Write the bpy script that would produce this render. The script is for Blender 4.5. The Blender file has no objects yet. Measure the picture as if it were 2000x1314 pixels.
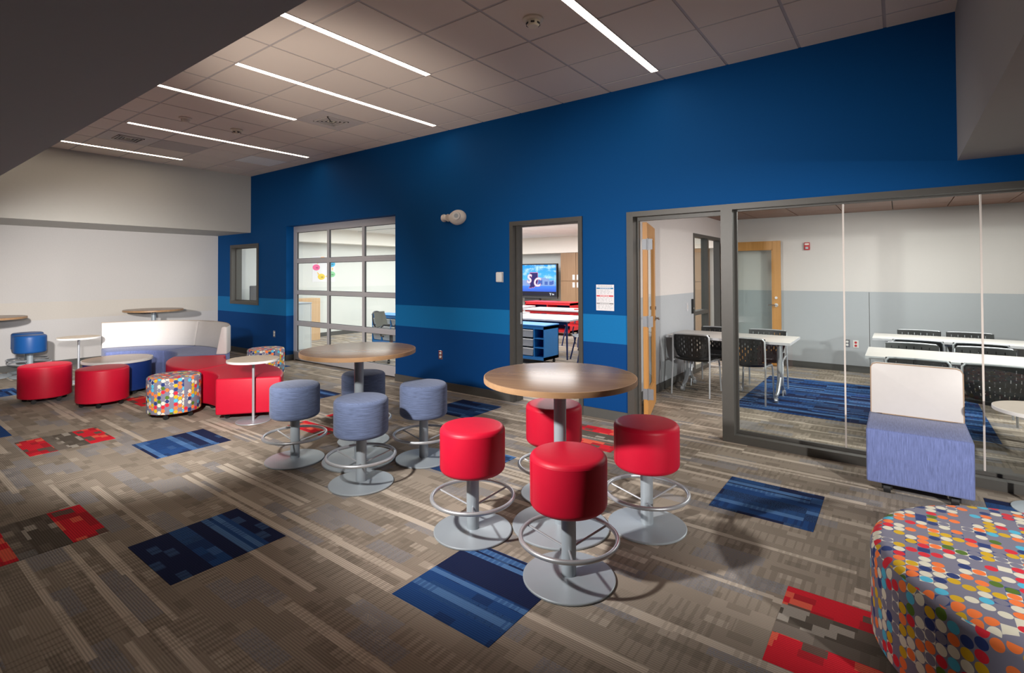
import bpy, bmesh, math, random
from mathutils import Vector, Matrix
random.seed(7)
PI = math.pi
C = bpy.context.scene.collection
SC = bpy.context.scene

# ------------------------------------------------------------------ camera
cam_d = bpy.data.cameras.new('camera'); cam = bpy.data.objects.new('camera', cam_d); C.objects.link(cam)
SC.camera = cam
YAW, PITCH, ROLL, FPX, CYP, CAMH = 0.643159, 0.0139861, -0.0043340, 1007.8, 520.47, 1.53
fw = Vector((-math.sin(YAW)*math.cos(PITCH), math.cos(YAW)*math.cos(PITCH), math.sin(PITCH)))
rt = Vector((math.cos(YAW), math.sin(YAW), 0)); up = rt.cross(fw)
r2 = rt*math.cos(ROLL)+up*math.sin(ROLL); u2 = up*math.cos(ROLL)-rt*math.sin(ROLL)
M = Matrix((r2, u2, -fw)).transposed().to_4x4(); M.translation = Vector((0, 0, CAMH))
cam.matrix_world = M
cam_d.sensor_fit = 'HORIZONTAL'; cam_d.sensor_width = 36; cam_d.lens = FPX/2000*36
cam_d.shift_y = -(657-CYP)/2000; cam_d.clip_start = .02

# ------------------------------------------------------------------ world, exposure, lamps
w = bpy.data.worlds.new('world'); SC.world = w; w.use_nodes = True
w.node_tree.nodes['Background'].inputs[0].default_value = (.8, .85, 1, 1)
w.node_tree.nodes['Background'].inputs[1].default_value = .05
vs = SC.view_settings
vs.view_transform = 'Standard'; vs.look = 'None'; vs.exposure = 0.0; vs.gamma = 1; vs.use_curve_mapping = False

def spot(name, loc, to, energy, ang=110, blend=.6, size=.05, col=(1, .96, .92)):
    d = bpy.data.lights.new(name, 'SPOT'); d.energy = energy; d.spot_size = math.radians(ang); d.spot_blend = blend
    d.shadow_soft_size = size; d.color = col
    o = bpy.data.objects.new(name, d); C.objects.link(o); o.location = loc
    o.rotation_euler = (Vector(to)-Vector(loc)).to_track_quat('-Z', 'Y').to_euler(); return o
def area(name, loc, to, energy, sx, sy, col=(1, .97, .93)):
    d = bpy.data.lights.new(name, 'AREA'); d.energy = energy; d.shape = 'RECTANGLE'; d.size = sx; d.size_y = sy; d.color = col
    o = bpy.data.objects.new(name, d); C.objects.link(o); o.location = loc
    o.rotation_euler = (Vector(to)-Vector(loc)).to_track_quat('-Z', 'Y').to_euler(); return o
# hard lamps and added fill beside the camera, below the edge of the low ceiling
spot('lamp_centre', (-2.45, .4, 2.05), (-1.9, 4.8, .45), 600, 90, .9, .06)
spot('lamp_left', (-2.9, .5, 1.6), (-7.1, 3.3, .3), 860, 70, .9, .06)
spot('lamp_right', (2.9, .3, 2.0), (-.45, 4.6, .3), 1150, 48, .8, .06)
spot('lamp_far', (-7.0, .96, 1.6), (-11.3, 2.9, .75), 620, 70, .9, .06)
spot('ceiling_fill', (-3.3, .45, .8), (-4.5, 3.2, 3.43), 300, 50, .9, .25, (1, .88, .78))  # soft unseen fill, added only to brighten the high tile ceiling
# ceiling light of the rooms behind the blue wall
area('class_light', (-7, 9, 2.58), (-7, 9, 0), 520, 7, 6, (1, 1, 1))
area('meeting_light', (.4, 7.4, 2.42), (.4, 7.4, 0), 105, 2.4, 2)
spot('meeting_lamp', (2.3, 6.1, 2.15), (-2.4, 7.6, .7), 235, 100, .6, .05)

# ------------------------------------------------------------------ materials
class NT:
    def __init__(s, name):
        s.mat = bpy.data.materials.new(name); s.mat.use_nodes = True
        s.t = s.mat.node_tree; s.b = s.t.nodes['Principled BSDF']; s.out = s.t.nodes['Material Output']
    def n(s, ty, **k):
        x = s.t.nodes.new(ty)
        for a, b in k.items(): setattr(x, a, b)
        return x
    def put(s, sock, v):
        if hasattr(v, 'is_output'): s.t.links.new(v, sock)
        else:
            if isinstance(v, (tuple, list)) and len(v) == 3 and sock.type == 'RGBA': v = (*v, 1)
            sock.default_value = v
    def m(s, op, a, b=0.0, c=0.0):
        x = s.n('ShaderNodeMath', operation=op)
        for i, v in enumerate((a, b, c)): s.put(x.inputs[i], v)
        return x.outputs[0]
    def vec(s, x=0., y=0., z=0.):
        v = s.n('ShaderNodeCombineXYZ')
        for i, q in enumerate((x, y, z)): s.put(v.inputs[i], q)
        return v.outputs[0]
    def wn(s, x, y=0., z=0.):
        v = s.n('ShaderNodeTexWhiteNoise', noise_dimensions='3D'); s.put(v.inputs['Vector'], s.vec(x, y, z)); return v.outputs['Value']
    def noise(s, vec, scale, detail=2., rough=.5):
        v = s.n('ShaderNodeTexNoise'); s.put(v.inputs['Vector'], vec); v.inputs['Scale'].default_value = scale
        v.inputs['Detail'].default_value = detail; v.inputs['Roughness'].default_value = rough; return v.outputs['Fac']
    def mix(s, f, a, b, blend='MIX'):
        x = s.n('ShaderNodeMix', data_type='RGBA', blend_type=blend)
        s.put(x.inputs[0], f); s.put(x.inputs[6], a); s.put(x.inputs[7], b); return x.outputs[2]
    def ramp(s, f, stops, interp='LINEAR'):
        x = s.n('ShaderNodeValToRGB'); r = x.color_ramp; r.interpolation = interp
        while len(r.elements) < len(stops): r.elements.new(.5)
        for e, (p, c) in zip(r.elements, stops): e.position = p; e.color = (*c, 1)
        s.put(x.inputs[0], f); return x.outputs[0]
    def pos(s):
        g = s.n('ShaderNodeNewGeometry'); p = s.n('ShaderNodeSeparateXYZ'); s.t.links.new(g.outputs['Position'], p.inputs[0])
        return p.outputs
    def coord(s, which='Object'):
        return s.n('ShaderNodeTexCoord').outputs[which]
    def sep(s, v):
        p = s.n('ShaderNodeSeparateXYZ'); s.put(p.inputs[0], v); return p.outputs
    def scalev(s, v, sc):
        x = s.n('ShaderNodeMapping'); s.put(x.inputs['Vector'], v); x.inputs['Scale'].default_value = sc; return x.outputs[0]
    def base(s, c, rough=.5, metal=0., spec=.5):
        s.put(s.b.inputs['Base Color'], c); s.put(s.b.inputs['Roughness'], rough); s.b.inputs['Metallic'].default_value = metal
        s.b.inputs['Specular IOR Level'].default_value = spec; return s.mat
    def bump(s, h, strength=.2, dist=.01):
        x = s.n('ShaderNodeBump'); x.inputs['Strength'].default_value = strength; x.inputs['Distance'].default_value = dist
        s.put(x.inputs['Height'], h); s.t.links.new(x.outputs[0], s.b.inputs['Normal'])
def srgb(r, g, b):
    f = lambda c: (c/255/12.92) if c/255 <= .04045 else ((c/255+.055)/1.055)**2.4
    return (f(r), f(g), f(b))
def flat(name, c, rough=.5, metal=0., spec=.5, grain=.06, scale=25):
    t = NT(name); k = t.noise(t.coord(), scale, 3)
    c0 = tuple(x*(1-grain) for x in c); c1 = tuple(min(1, x*(1+grain)) for x in c)
    return t.base(t.mix(k, c0, c1), rough, metal, spec)
def emit(name, c, s):
    t = NT(name); t.base((0, 0, 0), .6); t.b.inputs['Emission Color'].default_value = (*c, 1); t.b.inputs['Emission Strength'].default_value = s
    return t.mat

def carpet(name, base, light, dark, grey, tile=None):
    t = NT(name); p = t.pos(); x, y = p[0], p[1]
    ya = t.m('SUBTRACT', y, 1.04)
    # each 0.6 m tile course holds 10 bands; a fixed few of them carry the long light stripes
    v = t.m('DIVIDE', ya, .06); b = t.m('FLOOR', v); fv = t.m('FRACT', v)
    # tile columns (half-bond): the pattern breaks at tile joints
    row = t.m('FLOOR', t.m('DIVIDE', ya, .6))
    tx = t.m('FLOOR', t.m('DIVIDE', t.m('SUBTRACT', x, t.m('ADD', .11, t.m('MULTIPLY', t.m('MODULO', t.m('ABSOLUTE', row), 2.), .3))), .6))
    lb = t.m('SUBTRACT', b, t.m('MULTIPLY', row, 10.))
    # every tile has its own set of light stripes; neighbours often line up
    h1 = t.wn(t.m('FLOOR', t.m('MULTIPLY', t.m('ADD', tx, t.m('MULTIPLY', row, .37)), .5)), b, 1.)
    on = t.m('GREATER_THAN', h1, .79 if tile != 'blue' else .70)
    lo = t.m('MULTIPLY', t.wn(tx, b, 14.), .35); hi = t.m('SUBTRACT', 1.0, t.m('MULTIPLY', t.wn(tx, b, 15.), .3))
    on = t.m('MULTIPLY', on, t.m('MULTIPLY', t.m('GREATER_THAN', fv, lo), t.m('LESS_THAN', fv, hi)))
    # soft tonal blocks between the stripes
    b2 = t.m('FLOOR', t.m('DIVIDE', ya, .1))
    x2 = t.m('FLOOR', t.m('ADD', t.m('DIVIDE', x, .42), t.m('MULTIPLY', t.wn(b2, 7.), 5.)))
    d2 = t.wn(x2, b2, 3.)
    b4 = t.m('FLOOR', t.m('DIVIDE', ya, .05))
    x4 = t.m('FLOOR', t.m('ADD', t.m('DIVIDE', x, .1), t.m('MULTIPLY', t.wn(b4, 2.), 5.)))
    d4 = t.wn(x4, b4, 6.)
    # groups of short bars across the bands
    x3 = t.m('FLOOR', t.m('ADD', t.m('DIVIDE', x, .3), t.m('MULTIPLY', t.wn(b2, 17.), 5.)))
    jit = t.m('MULTIPLY', t.noise(t.vec(x, t.m('MULTIPLY', b2, 3.), 0.), 9, 1), .09)
    bars = t.m('MULTIPLY', t.m('GREATER_THAN', t.wn(x3, b2, 4.), .42), t.m('LESS_THAN', t.m('FRACT', t.m('DIVIDE', t.m('ADD', x, jit), .045)), t.m('ADD', .2, t.m('MULTIPLY', t.wn(x3, b2, 5.), .4))))
    sp = t.m('MULTIPLY', t.m('GREATER_THAN', t.wn(x3, b2, 8.), .76), t.m('GREATER_THAN', t.noise(t.vec(x, y, 0.), 150, 2), .46))
    if tile == 'blue': col = t.mix(t.m('GREATER_THAN', t.wn(tx, b2, 3.), .5), base, dark)
    else: col = t.mix(t.m('MULTIPLY', t.m('SUBTRACT', d2, .2), .6), base, dark)
    col = t.mix(t.m('MULTIPLY', t.m('GREATER_THAN', d4, .87), .45), col, dark)
    col = t.mix(t.m('MULTIPLY', t.m('LESS_THAN', d4, .06), .35), col, light)
    col = t.mix(t.m('MULTIPLY', bars, .4), col, dark)
    col = t.mix(t.m('MULTIPLY', sp, .75), col, grey)
    col = t.mix(t.m('MULTIPLY', on, .85), col, light)
    onbar = t.m('MULTIPLY', on, t.m('GREATER_THAN', t.wn(t.m('FLOOR', t.m('DIVIDE', x, .14)), b, 11.), .62))
    onbar = t.m('MULTIPLY', onbar, t.m('GREATER_THAN', t.m('FRACT', t.m('DIVIDE', x, .033)), .35))
    col = t.mix(t.m('MULTIPLY', onbar, .5), col, base)
    if tile == 'red':
        lv = t.m('FRACT', t.m('DIVIDE', ya, .6))
        tb = t.m('FLOOR', t.m('MULTIPLY', lv, 12.)); seg = t.m('FLOOR', t.m('ADD', t.m('DIVIDE', x, .09), t.m('MULTIPLY', t.wn(tb, 1.), 4.)))
        h = t.wn(seg, tb, 9.)
        red = t.ramp(h, [(0, (.62, .02, .035)), (.5, (.42, .02, .03)), (.66, (.72, .12, .075)), (.84, (.14, .085, .07))], 'CONSTANT')
        brn = t.ramp(h, [(0, (.10, .085, .07)), (.5, (.13, .11, .09)), (.75, (.34, .31, .27))], 'CONSTANT')
        isr = t.m('MAXIMUM', t.m('GREATER_THAN', lv, .72), t.m('LESS_THAN', lv, .34))
        isn = t.m('MULTIPLY', t.m('GREATER_THAN', lv, .34), t.m('LESS_THAN', lv, .47))
        col = t.mix(isr, t.mix(isn, brn, col), red)
    rib = t.m('ABSOLUTE', t.m('SUBTRACT', t.m('FRACT', t.m('DIVIDE', y, .0115)), .5))
    ribon = t.m('ADD', .35, t.m('MULTIPLY', t.wn(x2, b2, 21.), .65))
    k = t.m('ADD', 1., t.m('MULTIPLY', t.m('MULTIPLY', t.m('SUBTRACT', rib, .25), 1.3), ribon))
    k = t.m('MULTIPLY', k, t.m('ADD', .80, t.m('MULTIPLY', t.noise(t.vec(x, y, 0.), 330, 2), .40)))
    k = t.m('MULTIPLY', k, t.m('ADD', .92, t.m('MULTIPLY', t.noise(t.vec(x, y, 0.), 1.3, 2), .16)))
    kk = t.vec(k, k, k)
    t.base(t.mix(1., col, kk, 'MULTIPLY'), .95, 0, .08)
    t.bump(t.noise(t.vec(x, y, 0.), 420, 2), .35, .004)
    return t.mat

def dots(name):
    t = NT(name); u = t.sep(t.coord('UV')); s = .0385
    cu = t.m('DIVIDE', u[0], s); c = t.m('FLOOR', cu)
    rv = t.m('ADD', t.m('DIVIDE', u[1], s*1.02), t.m('MULTIPLY', t.m('MODULO', t.m('ABSOLUTE', c), 2.), .5)); rr = t.m('FLOOR', rv)
    du = t.m('SUBTRACT', t.m('FRACT', cu), .5); dv = t.m('SUBTRACT', t.m('FRACT', rv), .5)
    d = t.m('SQRT', t.m('ADD', t.m('MULTIPLY', du, du), t.m('MULTIPLY', dv, dv)))
    g = srgb(128, 127, 146)
    pal = [(0, g), (.34, srgb(228, 224, 205)), (.51, srgb(222, 45, 62)), (.62, srgb(250, 128, 66)), (.73, srgb(218, 176, 34)), (.83, srgb(44, 62, 120)), (.92, srgb(84, 188, 222)), (.97, srgb(86, 118, 40))]
    col = t.ramp(t.wn(c, rr, 1.), pal, 'CONSTANT')
    ground = t.ramp(t.wn(c, rr, 5.), [(0, g), (.8, srgb(226, 222, 205)), (.92, srgb(60, 75, 130))], 'CONSTANT')
    col = t.mix(t.m('LESS_THAN', d, .49), ground, col)
    t.base(col, .75, 0, .25); t.bump(t.noise(t.coord('UV'), 900, 2), .08, .002); return t.mat
def fabric(name, c, su=6, sv=90, amt=.25):
    t = NT(name); n = t.noise(t.scalev(t.coord('UV'), (su, sv, 1)), 6, 3, .7)
    a = tuple(x*(1-amt) for x in c); b = tuple(min(1, x*(1+amt)) for x in c)
    t.base(t.ramp(n, [(.3, a), (.7, b)]), .85, 0, .2); t.b.inputs['Sheen Weight'].default_value = .15
    t.bump(n, .15, .002); return t.mat
def wood(name, c1, c2, axis=0, scale=1., rough=.4):
    t = NT(name); sc = [60, 60, 60]; sc[axis] = 2.2
    n = t.noise(t.scalev(t.coord(), tuple(q*scale for q in sc)), 1, 5, .65)
    n2 = t.noise(t.scalev(t.coord(), tuple(q*scale*.12 for q in sc)), 1, 3)
    f = t.m('ADD', t.m('MULTIPLY', n, .65), t.m('MULTIPLY', n2, .35))
    t.base(t.ramp(f, [(.3, c1), (.7, c2)]), rough, 0, .4); return t.mat
def glass(name, tint=(.93, .96, .95), rough=.0):
    t = NT(name); t.t.nodes.remove(t.b)
    tr = t.n('ShaderNodeBsdfTransparent'); tr.inputs[0].default_value = (*tint, 1)
    gl = t.n('ShaderNodeBsdfGlossy'); gl.inputs[0].default_value = (1, 1, 1, 1); gl.inputs['Roughness'].default_value = rough
    fr = t.n('ShaderNodeFresnel'); fr.inputs[0].default_value = 1.45; mx = t.n('ShaderNodeMixShader')
    ge = t.n('ShaderNodeNewGeometry'); t.t.links.new(t.m('MULTIPLY', fr.outputs[0], t.m('SUBTRACT', 1., ge.outputs['Backfacing'])), mx.inputs[0]); t.t.links.new(tr.outputs[0], mx.inputs[1]); t.t.links.new(gl.outputs[0], mx.inputs[2])
    t.t.links.new(mx.outputs[0], t.out.inputs[0]); return t.mat
def zpaint(name, stops, rough=.55):
    # paint bands by height: stops = [(z_from, colour)]
    t = NT(name); z = t.m('DIVIDE', t.pos()[2], 4.)
    col = t.ramp(z, [(max(0, a/4.), c) for a, c in stops], 'CONSTANT')
    k = t.noise(t.coord(), 60, 3); kk = t.m('ADD', .95, t.m('MULTIPLY', k, .1)); col = t.mix(1., col, t.vec(kk, kk, kk), 'MULTIPLY')
    return t.base(col, rough, 0, .12)

MT = {}
MT['carpet'] = carpet('carpet', (.33, .28, .228), (.54, .47, .39), (.155, .13, .103), (.23, .235, .26))
MT['carpet_blue'] = carpet('carpet_blue', (.018, .062, .20), (.085, .19, .40), (.013, .020, .062), (.03, .08, .2), 'blue')
MT['carpet_red'] = carpet('carpet_red', (.20, .17, .145), (.45, .40, .34), (.10, .085, .07), (.2, .2, .2), 'red')
MT['wall_blue'] = zpaint('blue wall paint', [(0, (.002, .054, .215)), (.785, (.008, .165, .43)), (1.092, (.0, .066, .235))], .68)
MT['wall_white'] = zpaint('white wall paint', [(0, (.60, .58, .57)), (.785, (.60, .56, .51)), (1.092, (.58, .56, .545))], .6)
MT['wall_grey'] = flat('warm grey soffit paint', (.44, .43, .40), .7, grain=.02)
MT['ceil_dark'] = flat('grey low ceiling paint', (.36, .405, .445), .8, grain=.02)
MT['soffit'] = flat('grey bulkhead paint', (.34, .335, .33), .75, grain=.02)
MT['class_wall'] = zpaint('classroom wall paint', [(0, (.66, .68, .65)), (1.21, (.72, .73, .70))], .6)
MT['class_soffit'] = flat('cream soffit paint', (.88, .84, .77), .6, grain=.02)
MT['meet_wall'] = zpaint('meeting room paint', [(0, (.43, .45, .475)), (1.225, (.66, .62, .60))], .6)
MT['ceil_tile'] = flat('ceiling tile', (.78, .69, .61), .9, grain=.05, scale=240)
MT['ceil_grid'] = flat('ceiling grid', (.50, .46, .45), .6, grain=.02)
MT['white_tile'] = flat('white ceiling tile', (.88, .88, .86), .9)
MT['wood_tile'] = wood('wood ceiling tile', (.20, .095, .062), (.30, .15, .10), 0, .5)
MT['base'] = flat('grey rubber base', (.085, .084, .08), .6)
MT['frame'] = flat('bronze grey metal frame', (.078, .074, .067), .45, .15)
MT['alu'] = flat('silver aluminium', (.56, .56, .59), .45, .12, grain=.03)
MT['steel'] = flat('grey painted steel', (.375, .425, .465), .36, .2, grain=.02)
MT['galv'] = flat('galvanised hinge steel', (.24, .25, .27), .5, .5)
MT['chrome'] = flat('chrome', (.7, .7, .7), .22, 1.)
MT['silver'] = flat('silver leg paint', (.55, .57, .6), .35, .6)
MT['red'] = flat('red vinyl', (.54, .006, .030), .46, 0, .32, grain=.05)
MT['bluevinyl'] = flat('blue vinyl', (.010, .085, .30), .38, 0, .45, grain=.04)
MT['navyvinyl'] = flat('royal blue vinyl', (.008, .035, .19), .42)
MT['bfab'] = fabric('slate blue fabric', (.12, .155, .265), 1.6, 22, .3)
MT['sfab'] = fabric('periwinkle upholstery', (.135, .17, .36), 26, 1.8, .28)
MT['cream'] = flat('pale grey vinyl', (.60, .575, .56), .45, grain=.03)
MT['piping'] = flat('tan piping', (.36, .25, .17), .6)
MT['dots'] = dots('multicolour dot print')
MT['oak'] = wood('walnut laminate', (.16, .088, .044), (.29, .175, .098), 0, .45, .27)
MT['oak_edge'] = wood('walnut laminate edge', (.30, .17, .085), (.42, .26, .14), 0, .5, .4)
MT['beige'] = wood('pale beige laminate', (.55, .46, .36), (.64, .55, .45), 0, .6, .4)
MT['white'] = flat('white plastic', (.74, .73, .71), .4, grain=.03)
MT['whitetop'] = flat('white laminate', (.60, .57, .54), .35, grain=.02)
MT['black'] = flat('black plastic', (.012, .012, .013), .45)
MT['dkgrey'] = flat('dark grey plastic', (.05, .05, .055), .5)
MT['glass'] = glass('clear glass')
MT['glass_green'] = glass('pale green door glass', (.95, .97, .96))
MT['joint'] = flat('clear silicone joint', (.62, .56, .52), .3)
MT['doorwood'] = wood('honey oak', (.42, .19, .045), (.58, .29, .09), 2, .5, .4)
MT['cabwood'] = wood('oak cabinet', (.27, .16, .085), (.38, .24, .14), 2, .5, .45)
MT['maple'] = wood('maple', (.55, .35, .19), (.66, .45, .26), 2, .5, .45)
MT['storblue'] = flat('bright blue metal', (.012, .19, .52), .4)
MT['storred'] = flat('bright red metal', (.62, .02, .03), .4)
MT['inner'] = flat('dark blue inside', (.006, .03, .16), .6)
MT['bin'] = flat('frosted plastic bin', (.42, .46, .50), .35)
MT['louvre'] = flat('grey vent metal', (.60, .55, .52), .6)
MT['panelgrey'] = flat('dull grey panel', (.52, .47, .44), .8)
MT['ivory'] = flat('ivory plastic', (.80, .73, .60), .5)
MT['warmwhite'] = flat('warm white plastic', (.78, .72, .66), .4)
MT['strip'] = emit('lit strip diffuser', (1, .84, .66), 15.)
MT['classlit'] = emit('lit ceiling panel', (1, .98, .94), 6.)
MT['alarm'] = flat('red alarm plastic', (.5, .02, .03), .4)
MT['paper'] = flat('white paper', (.78, .77, .80), .7, grain=.02)
MT['plum'] = flat('dark plum seat', (.05, .012, .02), .5)
MT['mesh'] = flat('grey mesh chair', (.22, .22, .19), .6)

# ------------------------------------------------------------------ mesh helpers
def obj(name, bm, mat, parent=None, smooth=True, ang=35, recalc=True):
    if recalc: bmesh.ops.recalc_face_normals(bm, faces=bm.faces)
    me = bpy.data.meshes.new(name); bm.to_mesh(me); bm.free()
    me.materials.append(MT[mat] if isinstance(mat, str) else mat)
    if smooth:
        me.shade_smooth(); me.set_sharp_from_angle(angle=math.radians(ang))
    o = bpy.data.objects.new(name, me); C.objects.link(o)
    if parent: o.parent = parent
    return o
def link(name, me, parent=None, loc=(0, 0, 0), rotz=0):
    o = bpy.data.objects.new(name, me); C.objects.link(o); o.location = loc; o.rotation_euler.z = rotz
    if parent: o.parent = parent
    return o
def tag(o, label, cat, group=None):
    o['label'] = label; o['category'] = cat
    if group: o['group'] = group
    return o
def thing(name, label, cat, loc=(0, 0, 0), rotz=0, group=None):
    o = bpy.data.objects.new(name, None); C.objects.link(o); o.location = loc; o.rotation_euler = (0, 0, rotz)
    o.empty_display_size = .1
    return tag(o, label, cat, group)
def struct(name, bm, mat, **k):
    o = obj(name, bm, mat, **k); o['kind'] = 'structure'; return o
def dup(root, loc, rotz, label, group=None):
    r = root.copy(); C.objects.link(r); r.location = loc; r.rotation_euler = (0, 0, rotz); r['label'] = label
    if group: r['group'] = group
    for ch in list(root.children):
        c = ch.copy(); C.objects.link(c); c.parent = r
        for g in list(ch.children):
            d = g.copy(); C.objects.link(d); d.parent = c
    return r
def NB(): return bmesh.new()
def box(bm, x0, x1, y0, y1, z0, z1, bev=0, seg=2):
    vs_ = [bm.verts.new(p) for p in ((x0,y0,z0),(x1,y0,z0),(x1,y1,z0),(x0,y1,z0),(x0,y0,z1),(x1,y0,z1),(x1,y1,z1),(x0,y1,z1))]
    fs = [bm.faces.new([vs_[i] for i in q]) for q in ((3,2,1,0),(4,5,6,7),(0,1,5,4),(1,2,6,5),(2,3,7,6),(3,0,4,7))]
    if bev:
        es = list({e for f in fs for e in f.edges})
        bmesh.ops.bevel(bm, geom=es, offset=bev, segments=seg, affect='EDGES', profile=.5)
    return bm
def bx(*a, **k): return box(NB(), *a, **k)
def lathe(bm, prof, n=48, cx=0, cy=0):
    # prof [(r,z)] from bottom axis outwards to the top; r==0 ends are closed
    uv = bm.loops.layers.uv.verify()
    rings = []; L = [0]
    for i in range(1, len(prof)): L.append(L[-1]+math.hypot(prof[i][0]-prof[i-1][0], prof[i][1]-prof[i-1][1]))
    for r, z in prof:
        rings.append([bm.verts.new((cx, cy, z))] if r < 1e-6 else [bm.verts.new((cx+r*math.cos(2*PI*k/n), cy+r*math.sin(2*PI*k/n), z)) for k in range(n)])
    for i in range(len(prof)-1):
        a, b = rings[i], rings[i+1]
        flatish = abs(prof[i+1][1]-prof[i][1]) < abs(prof[i+1][0]-prof[i][0])
        for k in range(n):
            k2 = (k+1) % n
            q = [a[0] if len(a) == 1 else a[k], a[0] if len(a) == 1 else a[k2], b[0] if len(b) == 1 else b[k2], b[0] if len(b) == 1 else b[k]]
            ids = [(i, k), (i, k+1), (i+1, k+1), (i+1, k)]
            vv, ii = [], []
            for v, d in zip(q, ids):
                if v not in vv: vv.append(v); ii.append(d)
            if len(vv) < 3: continue
            f = bm.faces.new(vv)
            for lp, (pi, kk) in zip(f.loops, ii):
                if flatish: lp[uv].uv = (lp.vert.co.x+.3, lp.vert.co.y+.2)
                else: lp[uv].uv = (2*PI*kk/n*max(p[0] for p in prof), L[pi])
    return bm
def lth(prof, n=48): return lathe(NB(), prof, n)
def rprof(R, z0, z1, b=.03, s=5, bb=None):
    # rounded cylinder profile
    bb = b if bb is None else bb
    p = [(0, z0), (R-bb, z0)]
    p += [(R-bb+bb*math.sin(t*PI/2/s), z0+bb-bb*math.cos(t*PI/2/s)) for t in range(1, s+1)]
    p += [(R-b+b*math.cos(t*PI/2/s), z1-b+b*math.sin(t*PI/2/s)) for t in range(0, s+1)]
    p += [(R*.5, z1+.004), (0, z1+.005)]
    return p
def tube(bm, pts, r, n=10, closed=False):
    P = [Vector(p) for p in pts]; m = len(P); rings = []; prev = None
    for i in range(m):
        if closed: d = (P[(i+1) % m]-P[i-1]).normalized()
        else: d = (P[min(i+1, m-1)]-P[max(i-1, 0)]).normalized()
        if prev is None:
            a = Vector((0, 0, 1)) if abs(d.z) < .9 else Vector((1, 0, 0)); u = d.cross(a).normalized()
        else: u = (prev-d*prev.dot(d)).normalized()
        prev = u; v = d.cross(u)
        rr = r[i] if isinstance(r, (list, tuple)) else r
        rings.append([bm.verts.new(P[i]+rr*(u*math.cos(2*PI*k/n)+v*math.sin(2*PI*k/n))) for k in range(n)])
    for i in range(m if closed else m-1):
        a, b = rings[i], rings[(i+1) % m]
        sh = 0
        if closed and i == m-1: sh = min(range(n), key=lambda s: (a[0].co-b[s].co).length)
        for k in range(n): bm.faces.new((a[k], a[(k+1) % n], b[(k+1+sh) % n], b[(k+sh) % n]))
    if not closed: bm.faces.new(rings[0][::-1]); bm.faces.new(rings[-1])
    return bm
def ring_pts(R, z, n=48): return [(R*math.cos(2*PI*k/n), R*math.sin(2*PI*k/n), z) for k in range(n)]
def sharp_bevel(bm, off, seg=3, ang=40):
    bm.normal_update()
    es = [e for e in bm.edges if len(e.link_faces) == 2 and e.calc_face_angle(0) > math.radians(ang)]
    if es: bmesh.ops.bevel(bm, geom=es, offset=off, segments=seg, affect='EDGES', profile=.5)
def planar_uv(bm):
    uv = bm.loops.layers.uv.verify(); bm.normal_update()
    for f in bm.faces:
        nx, ny, nz = (abs(c) for c in f.normal)
        for l in f.loops:
            p = l.vert.co
            l[uv].uv = (p.x, p.y) if nz >= max(nx, ny) else ((p.y, p.z) if nx > ny else (p.x, p.z))
def arc(bm, prof, a0, a1, n=20, bev=0.0):
    # sweep the (r,z) polygon around the z axis
    rings = []
    for i in range(n+1):
        a = a0+(a1-a0)*i/n; rings.append([bm.verts.new((r*math.cos(a), r*math.sin(a), z)) for r, z in prof])
    m = len(prof)
    for i in range(n):
        for k in range(m): bm.faces.new((rings[i][k], rings[i+1][k], rings[i+1][(k+1) % m], rings[i][(k+1) % m]))
    bm.faces.new(rings[0]); bm.faces.new(rings[-1][::-1])
    bmesh.ops.recalc_face_normals(bm, faces=bm.faces)
    if bev: sharp_bevel(bm, bev)
    uv = bm.loops.layers.uv.verify()
    for f in bm.faces:
        for l in f.loops:
            p = l.vert.co; an = math.atan2(p.y, p.x); r = math.hypot(p.x, p.y)
            l[uv].uv = (an*1.0, p.z+r)
    return bm
def wallgrid(bm, axis, t0, t1, u, z, openings):
    # wall between t0..t1 across 'axis' with rectangular openings [(u0,u1,z0,z1)]
    us = sorted({u[0], u[1], *[q for o in openings for q in o[:2]]}); zs = sorted({z[0], z[1], *[q for o in openings for q in o[2:]]})
    us = [q for q in us if u[0] <= q <= u[1]]; zs = [q for q in zs if z[0] <= q <= z[1]]
    P = (lambda t, a, b: (a, t, b)) if axis == 'y' else (lambda t, a, b: (t, a, b))
    def solid(i, j):
        if not (0 <= i < len(us)-1 and 0 <= j < len(zs)-1): return False
        cu, cz = (us[i]+us[i+1])/2, (zs[j]+zs[j+1])/2
        return not any(o[0] < cu < o[1] and o[2] < cz < o[3] for o in openings)
    V = {}
    def vv(t, a, b):
        k = (t, a, b)
        if k not in V: V[k] = bm.verts.new(P(t, a, b))
        return V[k]
    for i in range(len(us)-1):
        for j in range(len(zs)-1):
            if not solid(i, j): continue
            a, b, c, d = us[i], us[i+1], zs[j], zs[j+1]
            for t in (t0, t1): bm.faces.new((vv(t, a, c), vv(t, b, c), vv(t, b, d), vv(t, a, d)))
            for di, dj, e in ((-1, 0, ((a, c), (a, d))), (1, 0, ((b, c), (b, d))), (0, -1, ((a, c), (b, c))), (0, 1, ((a, d), (b, d)))):
                if not solid(i+di, j+dj): bm.faces.new((vv(t0, *e[0]), vv(t0, *e[1]), vv(t1, *e[1]), vv(t1, *e[0])))
    return bm
def quad(bm, pts): bm.faces.new([bm.verts.new(p) for p in pts]); return bm

D = 4.95           # front of the blue wall
XL, XS = -11.4, -10.02   # white wall, left soffit face
ZC, ZB = 3.435, 2.34     # high ceiling, bulkhead underside
XR = .352          # right bulkhead
YB = .85           # low ceiling edge
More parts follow.
